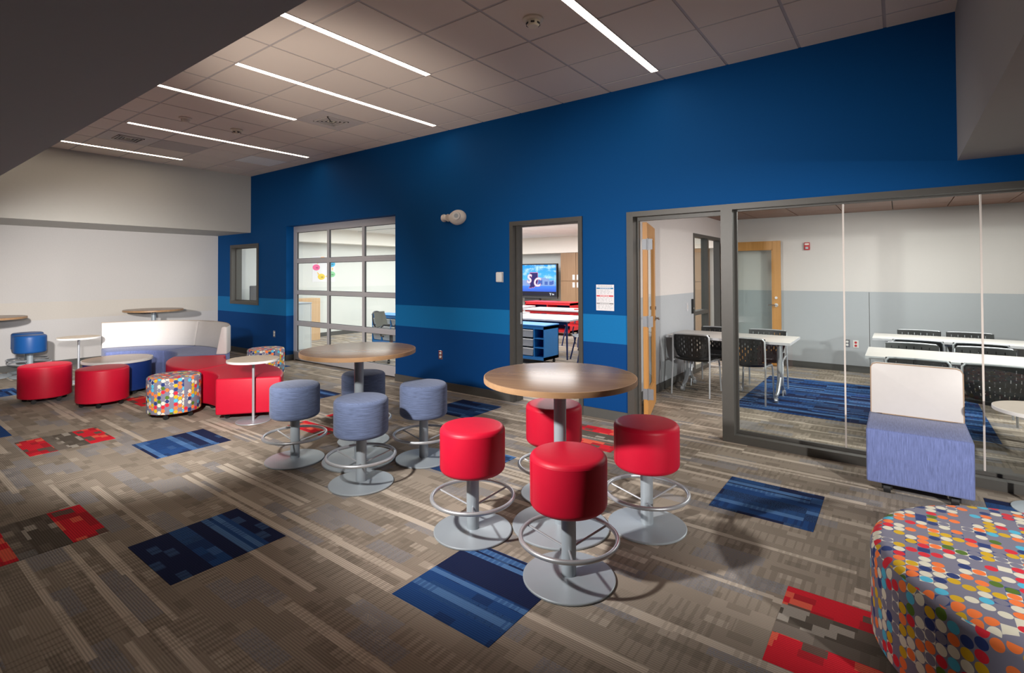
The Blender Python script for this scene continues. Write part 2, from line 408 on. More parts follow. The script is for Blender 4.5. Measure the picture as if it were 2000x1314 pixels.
# ------------------------------------------------------------------ floor and carpet tiles
floor = struct('floor', bx(-12.4, 5, -5, 14, -.12, 0), 'carpet', smooth=False)
tile_me = {}
def carpet_tile(x, y, kind, sx=.598, sy=.598):
    k = (kind, sx, sy)
    if k not in tile_me:
        o = obj('carpet_tile', bx(0, sx, 0, sy, -.004, .002), 'carpet_'+kind, floor, smooth=False); tile_me[k] = o.data
    else: o = link('carpet_tile', tile_me[k], floor)
    o.location = (x, y, 0)
for x, y in ((-3.49, 1.04), (-1.96, 1.645), (-5.56, 1.68), (-1.02, 3.51), (-7.42, .50), (-9.7, .97), (-6.33, 3.4), (-4.27, 4.09), (-3.165, 2.88), (.44, 4.12), (-8.75, 4.1)):
    carpet_tile(x, y, 'blue')
for x, y in ((-4.4, .44), (-6.5, 1.06), (-4.99, 2.84), (-7.69, 2.24), (-2.59, 4.04), (-.45, 2.24)):
    carpet_tile(x, y, 'red')
for i in range(4):
    for j in range(4): carpet_tile(-1.55+i*.567, 6.28+j*.543, 'blue', .566, .542)

# ------------------------------------------------------------------ walls
OPEN = [(-10.83, -9.71, .955, 2.13), (-8.743, -5.815, -.01, 2.395), (-3.734, -2.747, -.01, 2.153), (-2.228, 3.2, -.01, 2.155)]
struct('wall_blue', wallgrid(NB(), 'y', D, 5.12, (-11.6, 5), (0, 3.6), OPEN), 'wall_blue', smooth=False)
struct('wall_left', bx(-11.6, XL, -5, D, 0, 3.6), 'wall_white', smooth=False)
struct('wall_rear', bx(-11.6, 5, -5.15, -5, 0, 3.6), 'soffit', smooth=False)
struct('wall_right', bx(5, 5.15, -5, 14, 0, 3.6), 'soffit', smooth=False)
struct('wall_soffit_left', bx(XL, XS, YB, D, 2.345, 3.6), 'wall_grey', smooth=False)
struct('wall_soffit_right', bx(XR, 5, YB, D, ZB, 3.6), 'soffit', smooth=False)
struct('ceiling_low', bx(-11.6, 5, -5, YB, ZB, 3.6), 'ceil_dark', smooth=False)
# base boards of the lounge
bm = NB()
for a, b in ((-11.4, -8.743), (-5.815, -3.734), (-2.747, -2.228)): box(bm, a, b, D-.012, D, 0, .1)
box(bm, -8.755, -8.731, D-.012, 5.1, 0, .1)
struct('baseboard_blue', bm, 'base', smooth=False)
struct('baseboard_left', bx(XL, XL+.012, -5, D-.012, 0, .1), 'base', smooth=False)

# ------------------------------------------------------------------ high ceiling
ceiling = struct('ceiling', bx(XS, XR, YB, D, 3.452, 3.6), 'ceil_grid', smooth=False)
PX, PY = .585, .622
xs = sorted([q for q in [-1.82-PX*k for k in range(-4, 15)] if XS+.03 < q < XR-.03]); ys = sorted([q for q in [4.70-PY*j for j in range(0, 7)] if q > YB+.03])
vents = {}; gap = .011; tcache = {}
XE = [XS]+xs+[XR]; YE = [YB]+ys+[D]
bm = NB()
for q in xs: box(bm, q-gap, q+gap, YB, D, 3.4385, 3.455)
for q in ys: box(bm, XS, XR, q-gap, q+gap, 3.4383, 3.455)
obj('ceiling_grid', bm, 'ceil_grid', ceiling, smooth=False)
SPECIAL = {(-8.84, 2.212): 'v', (-5.915, 3.456): 'v', (-8.84, 2.834): 'p', (-8.84, 4.078): 'w'}
for i in range(len(XE)-1):
    for j in range(len(YE)-1):
        a, b, c, d = XE[i]+(gap if i else 0), XE[i+1]-(gap if i < len(XE)-2 else 0), YE[j]+(gap if j else 0), YE[j+1]-(gap if j < len(YE)-2 else 0)
        sp = next((v for k, v in SPECIAL.items() if abs(k[0]-XE[i]) < .02 and abs(k[1]-YE[j]) < .02), None)
        if sp == 'v': vents[(a, c)] = (a, b, c, d); continue
        if b-a < .02 or d-c < .02: continue
        k = (round(b-a, 3), round(d-c, 3), sp)
        if k not in tcache:
            o = obj('ceiling_tile', bx(-(b-a)/2, (b-a)/2, -(d-c)/2, (d-c)/2, 0, .018), {'p': 'panelgrey', 'w': 'white_tile'}.get(sp, 'ceil_tile'), ceiling, smooth=False); tcache[k] = o.data
        else: o = link('ceiling_tile', tcache[k], ceiling)
        o.location = ((a+b)/2, (c+d)/2, ZC)
# strip lights let into the grid
def strip(x, y0, y1, label):
    t = thing('linear_light', label, 'ceiling light', (x, (y0+y1)/2, ZC), 0, 'strip lights in the tile ceiling')
    L = (y1-y0)/2; b = NB()
    for s in (-1, 1): box(b, s*.0365-.003, s*.0365+.003, -L, L, -.006, .014)
    for s in (-1, 1): box(b, -.0365, .0365, s*L-.003, s*L+.003, -.006, .014)
    obj('trim', b, 'louvre', t, smooth=False)
    obj('diffuser', bx(-.034, .034, -L+.003, L-.003, -.004, .012), 'strip', t, smooth=False)
strip(-1.82, 2.21, 4.69, 'rightmost bright strip light, steepest in the tile ceiling above the blue wall')
strip(-3.575, .97, 3.45, 'long strip light second from the right, its end nearest the round smoke detector')
strip(-4.745, 2.21, 4.69, 'strip light third from the right, reaching toward the blue wall beside the square vent')
strip(-5.9, .97, 3.46, 'strip light fourth from the right, ending at the square ceiling vent')
strip(-7.645, 2.25, 4.70, 'strip light second from the left, ending close to the blue wall')
strip(-9.42, .97, 3.53, 'leftmost and shortest looking strip light, nearest the pale grey soffit')
for n, (a, b, c, d) in enumerate(sorted(vents.values())):
    t = thing('air_vent', ['square ceiling air vent near the pale soffit, between the two leftmost strip lights', 'square ceiling air vent at the end of the fourth strip light'][n], 'vent', ((a+b)/2, (c+d)/2, ZC), 0, 'square ceiling vents')
    hx, hy = (b-a)/2, (d-c)/2
    obj('panel', bx(-hx, hx, -hy, hy, -.002, .016), 'louvre', t, smooth=False)
    obj('throat', bx(-.15, .15, -.15, .15, -.0035, .0), 'black', t, smooth=False)
    for k in range(4):
        s = .15-.036*k; q = NB()
        for (e0, e1, f0, f1) in ((-s, s, -s, -s+.014), (-s, s, s-.014, s), (-s, -s+.014, -s, s), (s-.014, s, -s, s)): box(q, e0, e1, f0, f1, -.014+.002*k, -.003)
        obj('louvre', q, 'ivory' if k == 3 else 'louvre', t, smooth=False)
def detector(x, y, label, r=.055, mat='ivory', slots=True):
    t = thing('smoke_detector', label, 'smoke detector', (x, y, ZC))
    obj('base', lth([(0, 0), (r*1.25, 0), (r*1.25, -.012), (r*1.05, -.02), (0, -.02)], 28), mat, t)
    obj('head', lth([(0, -.06), (r*.6, -.058), (r*.78, -.045), (r*.85, -.02), (0, -.02)], 28), mat, t)
    if slots:
        for k in range(6):
            a = k*PI/3; q = bx(-.014, .014, -.003, .003, -.047, -.035); o = obj('slot', q, 'black', t, smooth=False)
            o.location = (r*.8*math.cos(a), r*.8*math.sin(a), 0); o.rotation_euler.z = a+PI/2
detector(-2.167, 3.167, 'ivory smoke detector on a ceiling tile beside the rightmost strip light', .062)
detector(-6.923, 3.231, 'small smoke detector with dark slots further down the ceiling', .06)
detector(-6.89, 2.611, 'plain white low dome on the ceiling near the left strip lights', .055, 'ceil_tile', False)

# ------------------------------------------------------------------ window beside the white wall
def rect_frame(x0, x1, z0, z1, y0, y1, wd, bottom=True):
    b = NB(); box(b, x0, x0+wd, y0, y1, z0, z1); box(b, x1-wd, x1, y0, y1, z0, z1); box(b, x0+wd, x1-wd, y0, y1, z1-wd, z1)
    if bottom: box(b, x0+wd, x1-wd, y0, y1, z0, z0+wd)
    return b
w1 = struct('window_1', rect_frame(-10.83, -9.71, .955, 2.13, D-.018, 5.14, .06), 'frame', smooth=False)
obj('pane', bx(-10.77, -9.77, 5.035, 5.042, 1.015, 2.07), 'glass', w1, smooth=False)
obj('stop', rect_frame(-10.77, -9.77, 1.015, 2.07, 5.02, 5.035, .02), 'frame', w1, smooth=False)
# ------------------------------------------------------------------ glazed sectional door
GY0, GY1 = 5.09, 5.135
cols = [-8.70, -7.685, -6.74, -5.80]; pitch = cols[2]-cols[1]
d1 = struct('door_1', rect_frame(-8.743, -5.70, 0, 2.40, GY0, GY1, .05, False), 'alu', smooth=False)
rails = [(2.285, 2.395), (1.735, 1.815), (1.18, 1.25), (.625, .705), (.015, .165)]
for k, (a, b) in enumerate(rails):
    q = bx(-8.693, -5.75, GY0-.004, GY1-.002, a, b, bev=.003, seg=1)
    if 0 < k < 4: box(q, -8.693, -5.75, GY0-.009, GY0-.003, (a+b)/2+.002, b-.006)
    obj('rail', q, 'alu', d1, smooth=False)
obj('bottom_seal', bx(-8.74, -5.7, GY0+.005, GY1, 0, .016), 'black', d1, smooth=False)
mx = [-8.668, -7.685, -6.74, -5.77]
for k in range(4):
    z0, z1 = rails[k+1][1], rails[k][0]
    for i, x in enumerate(mx): obj('mullion', bx(x-(.028 if i else .026), x+.028, GY0, GY1-.005, z0-.002, z1+.002), 'alu', d1, smooth=False)
    for i in range(3): obj('pane', bx(mx[i]+.02, mx[i+1]-.02, 5.11, 5.116, z0-.008, z1+.008), 'glass', d1, smooth=False)
    for i in range(3):
        obj('gasket', rect_frame(mx[i]+.024, mx[i+1]-.024, z0-.006, z1+.006, 5.098, 5.124, .012), 'dkgrey', d1, smooth=False)
# ------------------------------------------------------------------ classroom doorway
d2 = struct('door_2', rect_frame(-3.734, -2.747, 0, 2.153, D-.018, 5.13, .05, False), 'frame', smooth=False)
b = NB(); box(b, -3.684, -3.668, 5.0, 5.06, 0, 2.103); box(b, -2.813, -2.797, 5.0, 5.06, 0, 2.103); box(b, -3.668, -2.813, 5.0, 5.06, 2.087, 2.103)
obj('door_stop', b, 'frame', d2, smooth=False)
obj('strike_plate', bx(-3.686, -3.681, 5.075, 5.11, .92, 1.06), 'chrome', d2, smooth=False)
# ------------------------------------------------------------------ storefront
b = NB(); FY0, FY1 = D-.02, 5.07
box(b, -2.228, -2.158, FY0, FY1, 0, 2.155)              # left jamb
box(b, -1.303, -1.203, FY0, FY1, 0, 2.104)              # mullion
box(b, -2.158, 3.2, FY0, FY1, 2.104, 2.155)             # head
box(b, -1.203, 3.2, FY0, FY1, 0, .07)                   # sill
box(b, 3.13, 3.2, FY0, FY1, .07, 2.104)
w2 = struct('window_2', b, 'frame', smooth=False)
b = NB(); box(b, -2.158, -2.14, 5.03, 5.075, 0, 2.104); box(b, -1.321, -1.303, 5.03, 5.075, 0, 2.104); box(b, -2.14, -1.321, 5.03, 5.075, 2.067, 2.104)
obj('door_stop', b, 'frame', w2, smooth=False)
b = NB(); box(b, -1.203, 3.13, 5.02, 5.05, .07, .095); box(b, -1.203, 3.13, 5.02, 5.05, 2.092, 2.104); box(b, -1.203, -1.183, 5.02, 5.05, .095, 2.092)
obj('glazing_bead', b, 'frame', w2, smooth=False)
jx = [-1.183, -.362, .48, 1.322, 2.164, 3.13]
for i in range(5): obj('pane', bx(jx[i]+.002, jx[i+1]-.002, 5.033, 5.041, .09, 2.097), 'glass', w2, smooth=False)
for x in jx[1:5]: obj('glazing_joint', bx(x-.006, x+.006, 5.031, 5.043, .095, 2.092), 'joint', w2, smooth=False)

# ------------------------------------------------------------------ wooden doors
def leaf(name, W, H, T=.045, glassw=None, handle_side=1, hmat='chrome'):
    # local x from hinge 0..W, y 0..T
    st, top, bot = .115, .13, .24
    b = NB(); box(b, 0, st, 0, T, .01, H, .002, 1); box(b, W-st, W, 0, T, .01, H, .002, 1)
    r = struct(name, b, 'doorwood', smooth=False)
    obj('rail', bx(st, W-st, .001, T-.001, H-top, H), 'doorwood', r, smooth=False); obj('rail', bx(st, W-st, .001, T-.001, .01, .01+bot), 'doorwood', r, smooth=False)
    obj('pane', bx(st, W-st, T/2-.004, T/2+.004, .25, H-top), 'glass_green', r, smooth=False)
    q = NB()
    for (x0, x1, z0, z1) in ((st, st+.018, .25, H-top), (W-st-.018, W-st, .25, H-top), (st, W-st, .25, .268), (st, W-st, H-top-.018, H-top)): box(q, x0, x1, .004, T-.004, z0, z1)
    obj('glazing_bead', q, 'doorwood', r, smooth=False)
    hx = W-.065
    for s in (-1, 1):
        y = -.0 if s < 0 else T; q = NB()
        tube(q, [(hx, y, 1.0), (hx, y+s*.05, 1.0)], .012, 10); tube(q, [(hx, y+s*.05, 1.0), (hx-.11, y+s*.052, 1.0)], .010, 10)
        h = obj('handle', q, hmat, r)
        q = NB(); tube(q, [(hx, y, 1.0), (hx, y+s*.012, 1.0)], .03, 18); obj('rose', q, hmat, h)
        q = NB(); tube(q, [(hx, y, 1.12), (hx, y+s*.014, 1.12)], .022, 16); obj('lock', q, hmat, r)
    return r
d3 = leaf('door_3', .86, 2.06)
d3.location = (-2.085, 5.115, 0); d3.rotation_euler.z = math.radians(106)
for z in (.28, 1.03, 1.83):
    q = NB(); box(q, -.002, .004, -.004, .05, z-.055, z+.055); box(q, -.006, .0, -.055, -.004, z-.055, z+.055); tube(q, [(-.004, -.004, z-.06), (-.004, -.004, z+.06)], .008, 10)
    obj('hinge', q, 'galv', d3, smooth=False)
d4 = leaf('door_4', .93, 2.05)
d4.location = (-2.47, 9.36, 0); d4.rotation_euler.z = math.radians(-1.5)

# ------------------------------------------------------------------ rooms behind the blue wall
XP0, XP1 = -2.60, -2.505
struct('wall_class_left', bx(-11.63, -11.43, 5.12, 14, 0, 3.0), 'class_wall', smooth=False)
struct('wall_class_back', bx(-11.43, XP0, 13.4, 13.55, 0, 3.0), 'class_wall', smooth=False)
struct('wall_class_soffit', bx(-11.43, XP0, 13.0, 13.4, 2.14, 3.0), 'class_soffit', smooth=False)
struct('wall_class_soffit_left', bx(-11.43, -11.05, 5.12, 13.0, 2.30, 3.0), 'class_soffit', smooth=False)
struct('wall_partition', wallgrid(NB(), 'x', XP0, XP1, (5.12, 14), (0, 3.0), [(7.95, 9.43, -.01, 2.14)]), 'meet_wall', smooth=False)
struct('wall_meeting_back', bx(XP1, 5, 9.5, 9.65, 0, 3.0), 'meet_wall', smooth=False)
struct('baseboard_class', bx(-11.43, -11.418, 5.12, 13.4, 0, .1), 'base', smooth=False)
bm = NB(); box(bm, XP1, 5, 9.488, 9.5, 0, .1); box(bm, XP1, XP1+.012, 5.12, 7.95, 0, .1)
struct('baseboard_meeting', bm, 'base', smooth=False)
struct('trim_1', bx(-.366, -.36, 9.497, 9.5, .1, 1.225), 'base', smooth=False)
cc = struct('ceiling_class', bx(-11.43, XP0, 5.12, 14, 2.64, 2.75), 'white_tile', smooth=False)
# ceiling tiles of the classroom that show through the doorway
tm = None
for i in range(14):
    for j in range(8):
        x, y = -11.05+i*.6, 8.2+j*.6
        if x+.59 > XP0: continue
        if tm is None: o = obj('ceiling_tile', bx(0, .588, 0, .588, 2.62, 2.636), 'white_tile', cc, smooth=False); tm = o.data
        else: o = link('ceiling_tile', tm, cc)
        o.location = (x, y, 0)
cm = struct('ceiling_meeting', bx(XP1, 5, 5.12, 9.5, 2.466, 2.6), 'base', smooth=False)
tm = None
for i in range(10):
    for j in range(7):
        x, y = XP1+.01+i*.61, 5.17+j*.61
        if i in (5, 6) and j == 4: continue
        if tm is None: o = obj('ceiling_tile', bx(0, .6, 0, .6, 2.442, 2.46), 'wood_tile', cm, smooth=False); tm = o.data
        else: o = link('ceiling_tile', tm, cm)
        o.location = (x, y, 0)
# side light and door frame in the partition
b = NB(); PXa, PXb = XP0-.004, XP1+.008
box(b, PXa, PXb, 7.95, 8.0, 0, 2.14); box(b, PXa, PXb, 8.66, 8.73, 0, 2.09); box(b, PXa, PXb, 9.38, 9.43, 0, 2.14); box(b, PXa, PXb, 8.0, 9.38, 2.09, 2.14)
box(b, PXa, PXb, 8.0, 8.66, 0, .06); box(b, PXa, PXb, 8.0, 8.66, .88, .94)
w3 = struct('window_3', b, 'frame', smooth=False)
obj('pane', bx(-2.555, -2.549, 8.0, 8.66, .94, 2.09), 'glass', w3, smooth=False); obj('pane', bx(-2.555, -2.549, 8.0, 8.66, .06, .88), 'glass', w3, smooth=False)
# ------------------------------------------------------------------ stools and tables
def make_stool(label, mat, loc, group, rot=0, pipe=None):
    t = thing('bar_stool', label, 'stool', loc, rot, group)
    obj('base', lth([(0, 0), (.228, 0), (.232, .004), (.232, .010), (.228, .013), (.06, .016), (.05, .02), (0, .02)], 56), 'steel', t)
    obj('column', lth([(0, .012), (.037, .012), (.037, .36), (0, .36)], 32), 'steel', t)
    rg = obj('foot_ring', tube(NB(), ring_pts(.243, .208, 56), .0115, 12, True), 'silver', t)
    for k in range(3):
        a = math.radians(-55+120*k); q = NB()
        tube(q, [(.03*math.cos(a), .03*math.sin(a), .150), (.243*math.cos(a), .243*math.sin(a), .206)], .0055, 8)
        obj('strut', q, 'silver', rg)
    s = obj('seat', lth(rprof(.194, .362, .628, .030, 6), 64), mat, t, ang=60)
    q = NB(); tube(q, ring_pts(.1905, .603, 64), .0035, 8, True); obj('welt', q, mat, s)
    q = bx(.1925, .1950, -.0012, .0012, .385, .600); o = obj('seam', q, mat, s); o.rotation_euler.z = math.radians(-128)
    return t
G = 'stools around the red stool table'
st = make_stool('red vinyl stool nearest the camera, in front of the right round table', 'red', (-1.347, 2.264, 0), G)
dup(st, (-2.05, 2.335, 0), .1, 'red vinyl stool at the left of the right round table', G)
dup(st, (-1.24, 3.008, 0), -.05, 'red vinyl stool at the right of the round table, half in its shadow', G)
dup(st, (-1.935, 3.06, 0), .05, 'red vinyl stool with a vertical back seam, standing behind the table column', G)
G = 'stools around the blue stool table'
st = make_stool('slate blue fabric stool leftmost, beside the white topped side table', 'bfab', (-4.016, 2.353, 0), G)
dup(st, (-3.17, 2.377, 0), .1, 'slate blue fabric stool nearest the camera, in front of its round table', G)
dup(st, (-3.17, 2.998, 0), 0, 'slate blue fabric stool at the right, next to the blue wall', G)
dup(st, (-3.96, 2.995, 0), 0, 'slate blue fabric stool behind the round table column, by the glazed door', G)
G = 'stools at the far left table'
st = make_stool('blue vinyl stool in front, under the far left round table', 'bluevinyl', (-10.62, 1.90, 0), G)
dup(st, (-11.135, 1.96, 0), .2, 'dark blue vinyl stool in shadow behind another one at the white wall', G)

def make_table(label, loc, group, rot=0, R=.462, H=.91, base=.292):
    t = thing('round_table', label, 'table', loc, rot, group)
    obj('base', lth([(0, 0), (base-.004, 0), (base, .004), (base, .011), (base-.004, .014), (.07, .018), (.055, .024), (0, .024)], 64), 'steel', t)
    obj('column', lth([(0, .014), (.0375, .014), (.0375, H-.035), (0, H-.035)], 32), 'steel', t)
    obj('mount_plate', bx(-.13, .13, -.13, .13, H-.042, H-.03, .002, 1), 'steel', t)
    tp = obj('top', lth([(0, H-.03), (R-.003, H-.03), (R-.001, H-.0005), (R-.003, H), (0, H)], 72), 'oak', t)
    obj('edge_band', lth([(R-.002, H-.0315), (R, H-.031), (R+.001, H-.016), (R, H-.0015), (R-.003, H+.0004), (R-.006, H+.0002)], 72), 'oak_edge', tp)
    return t
G = 'stool height round tables'
tb = make_table('round walnut topped table in front, ringed by red stools', (-1.66, 2.695, 0), G, .3)
dup(tb, (-3.585, 2.665, 0), .5, 'round walnut topped table ringed by slate blue stools', G)
dup(tb, (-10.92, 3.63, 0), 0, 'round table behind the curved sofa at the white wall', G)
dup(tb, (-10.95, 1.46, 0), 0, 'round table cut by the left edge of the picture, above blue stools', G)

def make_side(label, loc, group):
    t = thing('side_table', label, 'table', loc, 0, group); R, H = .252, .65
    obj('base', lth([(0, 0), (.166, 0), (.169, .003), (.167, .008), (.03, .012), (0, .012)], 48), 'steel', t)
    obj('pole', lth([(0, .008), (.0135, .008), (.0135, H-.03), (0, H-.03)], 20), 'silver', t)
    obj('collar', lth([(0, H-.05), (.0175, H-.05), (.0175, H-.022), (0, H-.022)], 20), 'black', t)
    tp = obj('top', lth([(0, H-.022), (R-.002, H-.022), (R-.002, H), (0, H)], 64), 'beige', t)
    obj('edge_band', lth([(R-.003, H-.023), (R, H-.022), (R+.001, H-.011), (R, H-.001), (R-.004, H+.0004)], 64), 'white', tp)
    return t
G = 'small round side tables'
sd = make_side('small side table with pale top and thin pole, in front of the red bench', (-5.435, 2.716, 0), G)
dup(sd, (-9.45, 2.21, 0), 0, 'small side table with pale top at the left end of the curved sofa', G)
dup(sd, (.735, 4.66, 0), 0, 'small white side table cut by the right edge, beside the armless lounge chair', G)

# ------------------------------------------------------------------ ottomans
def castor(parent, x, y, h=.06, r=.024):
    q = NB(); tube(q, [(x-.011, y, r), (x+.011, y, r)], r, 14); box(q, x-.015, x+.015, y-.012, y+.012, r, h+.01)
    return obj('castor', q, 'black', parent)
def make_ottoman(label, mat, loc, R=.254, H=.447, nc=5, group=None, rot=0, z0=.062, bev=.025):
    t = thing('ottoman', label, 'ottoman', loc, rot, group)
    c = obj('cushion', lth(rprof(R, z0, H-.005, bev, 5, .012), 72), mat, t, ang=60)
    q = NB(); tube(q, ring_pts(R-.003, H-.005-bev, 72), .003, 8, True); obj('welt', q, mat, c)
    for k in range(nc):
        a = 2*PI*k/nc+.5; castor(t, (R-.06)*math.cos(a), (R-.06)*math.sin(a), z0)
    return t
G = 'round rolling ottomans by the sofa'
ot = make_ottoman('red round ottoman on castors, leftmost, in front of the blue stools', 'red', (-8.42, 1.648, 0), group=G)
dup(ot, (-7.58, 2.0, 0), .3, 'red round ottoman on castors in front of the wood topped drum table', G)
make_ottoman('multicolour dotted ottoman on castors in front of the curved red bench', 'dots', (-6.372, 2.318, 0), group=G)
make_ottoman('dotted ottoman mostly hidden behind the red bench and side table', 'dots', (-7.53, 3.95, 0), group=G)
make_ottoman('large dotted ottoman cut by the right edge in the foreground', 'dots', (.50, 2.69, 0), R=.612, H=.447, nc=6, bev=.05)
# drum table
t = thing('drum_table', 'royal blue drum coffee table with wood top and white rim', 'table', (-8.2, 2.325, 0))
obj('drum', lth(rprof(.362, .055, .415, .012), 64), 'navyvinyl', t, ang=60)
tp = obj('top', lth([(0, .416), (.376, .416), (.376, .447), (0, .447)], 72), 'oak', t)
obj('edge_band', lth([(.374, .415), (.379, .416), (.380, .431), (.379, .446), (.373, .4475)], 72), 'white', tp)
for k in range(5): castor(t, .27*math.cos(k*2*PI/5+.4), .27*math.sin(k*2*PI/5+.4), .055)

# ------------------------------------------------------------------ curved sofa and bench sections
def curved(label, cen, a0, a1, mat, back=False, name='curved_bench_section', cat='bench', group=None):
    t = thing(name, label, cat, (cen[0], cen[1], 0), 0, group); A0, A1 = math.radians(a0+.25), math.radians(a1-.25)
    r0, r1 = .73, 1.37
    if mat == 'red': prof = [(r0, .065), (r1, .065), (r1, .445), (r0, .445)]
    else: prof = [(r0, .065), (r1-.01, .065), (r1-.01, .445), (r0, .445)]
    s = obj('seat', arc(NB(), prof, A0, A1, 26, .022), mat, t, ang=50)
    if back:
        bk = obj('backrest', arc(NB(), [(1.235, .447), (1.37, .447), (1.37, .80), (1.355, .822), (1.315, .822), (1.30, .805)], A0, A1, 26, .012), 'cream', t, ang=50)
        n = 26; pts = [(1.353*math.cos(A0+(A1-A0)*i/n), 1.353*math.sin(A0+(A1-A0)*i/n), .822) for i in range(n+1)]
        obj('piping', tube(NB(), pts, .004, 8), 'piping', bk)
    for rr in (.82, 1.27):
        for f in (.15, .85):
            a = A0+(A1-A0)*f; castor(t, rr*math.cos(a), rr*math.sin(a), .065, .026)
    return t
G = 'sections of the curved sofa'; SCN = (-8.25, 2.265)
curved('right section of the curved sofa, pale back ending in a square white end face', SCN, 50, 110, 'sfab', True, 'curved_sofa_section', 'sofa', G)
curved('left section of the curved sofa against the white wall, pale back and blue seat', SCN, 110, 170, 'sfab', True, 'curved_sofa_section', 'sofa', G)
G = 'sections of the red curved bench'
curved('red curved backless bench section joined to the end of the sofa', (-6.90, 3.87), 230, 290, 'red', group=G)
curved('red curved backless bench section nearest the stools, its square end facing front', (-6.18, 1.894), 50, 110, 'red', group=G)

# ------------------------------------------------------------------ armless lounge chair
t = thing('lounge_chair', 'armless lounge chair with periwinkle seat and pale back by the glass wall', 'chair', (.087, 4.35, 0))
b = bx(-.283, .283, 0, .57, .085, .452, .014, 3); planar_uv(b); obj('seat', b, 'sfab', t, ang=50)
prof = [(.485, .455), (.575, .455), (.575, .835), (.515, .835)]
b = NB(); L_ = [b.verts.new((-.272, y, z)) for y, z in prof]; R_ = [b.verts.new((.272, y, z)) for y, z in prof]
b.faces.new(L_); b.faces.new(R_[::-1])
for k in range(4): b.faces.new((L_[k], L_[(k+1) % 4], R_[(k+1) % 4], R_[k]))
bmesh.ops.recalc_face_normals(b, faces=b.faces); b.normal_update()
vert = [e for e in b.edges if abs((e.verts[0].co-e.verts[1].co).normalized().y) > .85 and e.verts[0].co.z > .7]
bmesh.ops.bevel(b, geom=vert, offset=.035, segments=5, affect='EDGES', profile=.5); sharp_bevel(b, .007, 2, 45)
bk = obj('backrest', b, 'cream', t, ang=50)
def yb(z): return .485+(.515-.485)*(z-.455)/.38
pp = [(-.270, .462), (-.270, .80), (-.258, .824), (-.232, .834), (.232, .834), (.258, .824), (.270, .80), (.270, .462), (.2, .459), (-.2, .459)]
obj('piping', tube(NB(), [(x, yb(z)+.003, z) for x, z in pp], .0045, 8, True), 'piping', bk)
for x in (-.17, .19):
    for y in (.10, .5):
        q = NB(); tube(q, [(x-.02, y, .033), (x+.02, y, .033)], .033, 16); box(q, x-.03, x+.03, y-.02, y+.02, .03, .09); obj('castor', q, 'black', t)

# ------------------------------------------------------------------ meeting room tables and chairs
def make_flip(label, loc, L, W, group):
    t = thing('training_table', label, 'table', loc, 0, group); H = .725
    tp = obj('top', bx(-L/2, L/2, -W/2, W/2, H-.028, H, .003, 2), 'whitetop', t)
    b = NB()
    for s in (-1, 1): box(b, -L/2, L/2, s*W/2-.0015, s*W/2+.0015, H-.029, H-.001); box(b, s*L/2-.0015, s*L/2+.0015, -W/2, W/2, H-.029, H-.001)
    obj('edge_band', b, 'alu', tp, smooth=False)
    for s in (-1, 1):
        x = s*(L/2-.17); q = NB()
        tube(q, [(x, 0, .16), (x, 0, .68)], .032, 16); box(q, x-.05, x+.05, -.15, .15, .672, .698, .004, 1)
        lg = obj('leg', q, 'silver', t)
        for e in (-1, 1):
            q = NB(); tube(q, [(x, 0, .27), (x, e*.05, .20), (x, e*.15, .10), (x, e*.24, .075)], [.024, .026, .024, .018], 12); ft = obj('foot', q, 'silver', lg)
            q = NB(); tube(q, [(x-.02, e*.25, .03), (x+.02, e*.25, .03)], .03, 16); tube(q, [(x, e*.24, .03), (x, e*.24, .085)], .012, 8); obj('castor', q, 'alu', ft) if False else obj('castor', q, 'silver', lg)
    q = NB(); tube(q, [(-L/2+.17, 0, .655), (L/2-.17, 0, .655)], .016, 10); obj('crossbar', q, 'silver', t)
    return t
G = 'training tables in the meeting room'
make_flip('white training table behind the glass, left, between four black chairs', (-1.72, 6.98, 0), 1.44, .75, G)
make_flip('white training table nearest the glass, behind the lounge chair', (.49, 6.42, 0), 1.52, .74, G)
make_flip('white training table furthest back, along the grey wall', (.49, 8.06, 0), 1.52, .62, G)

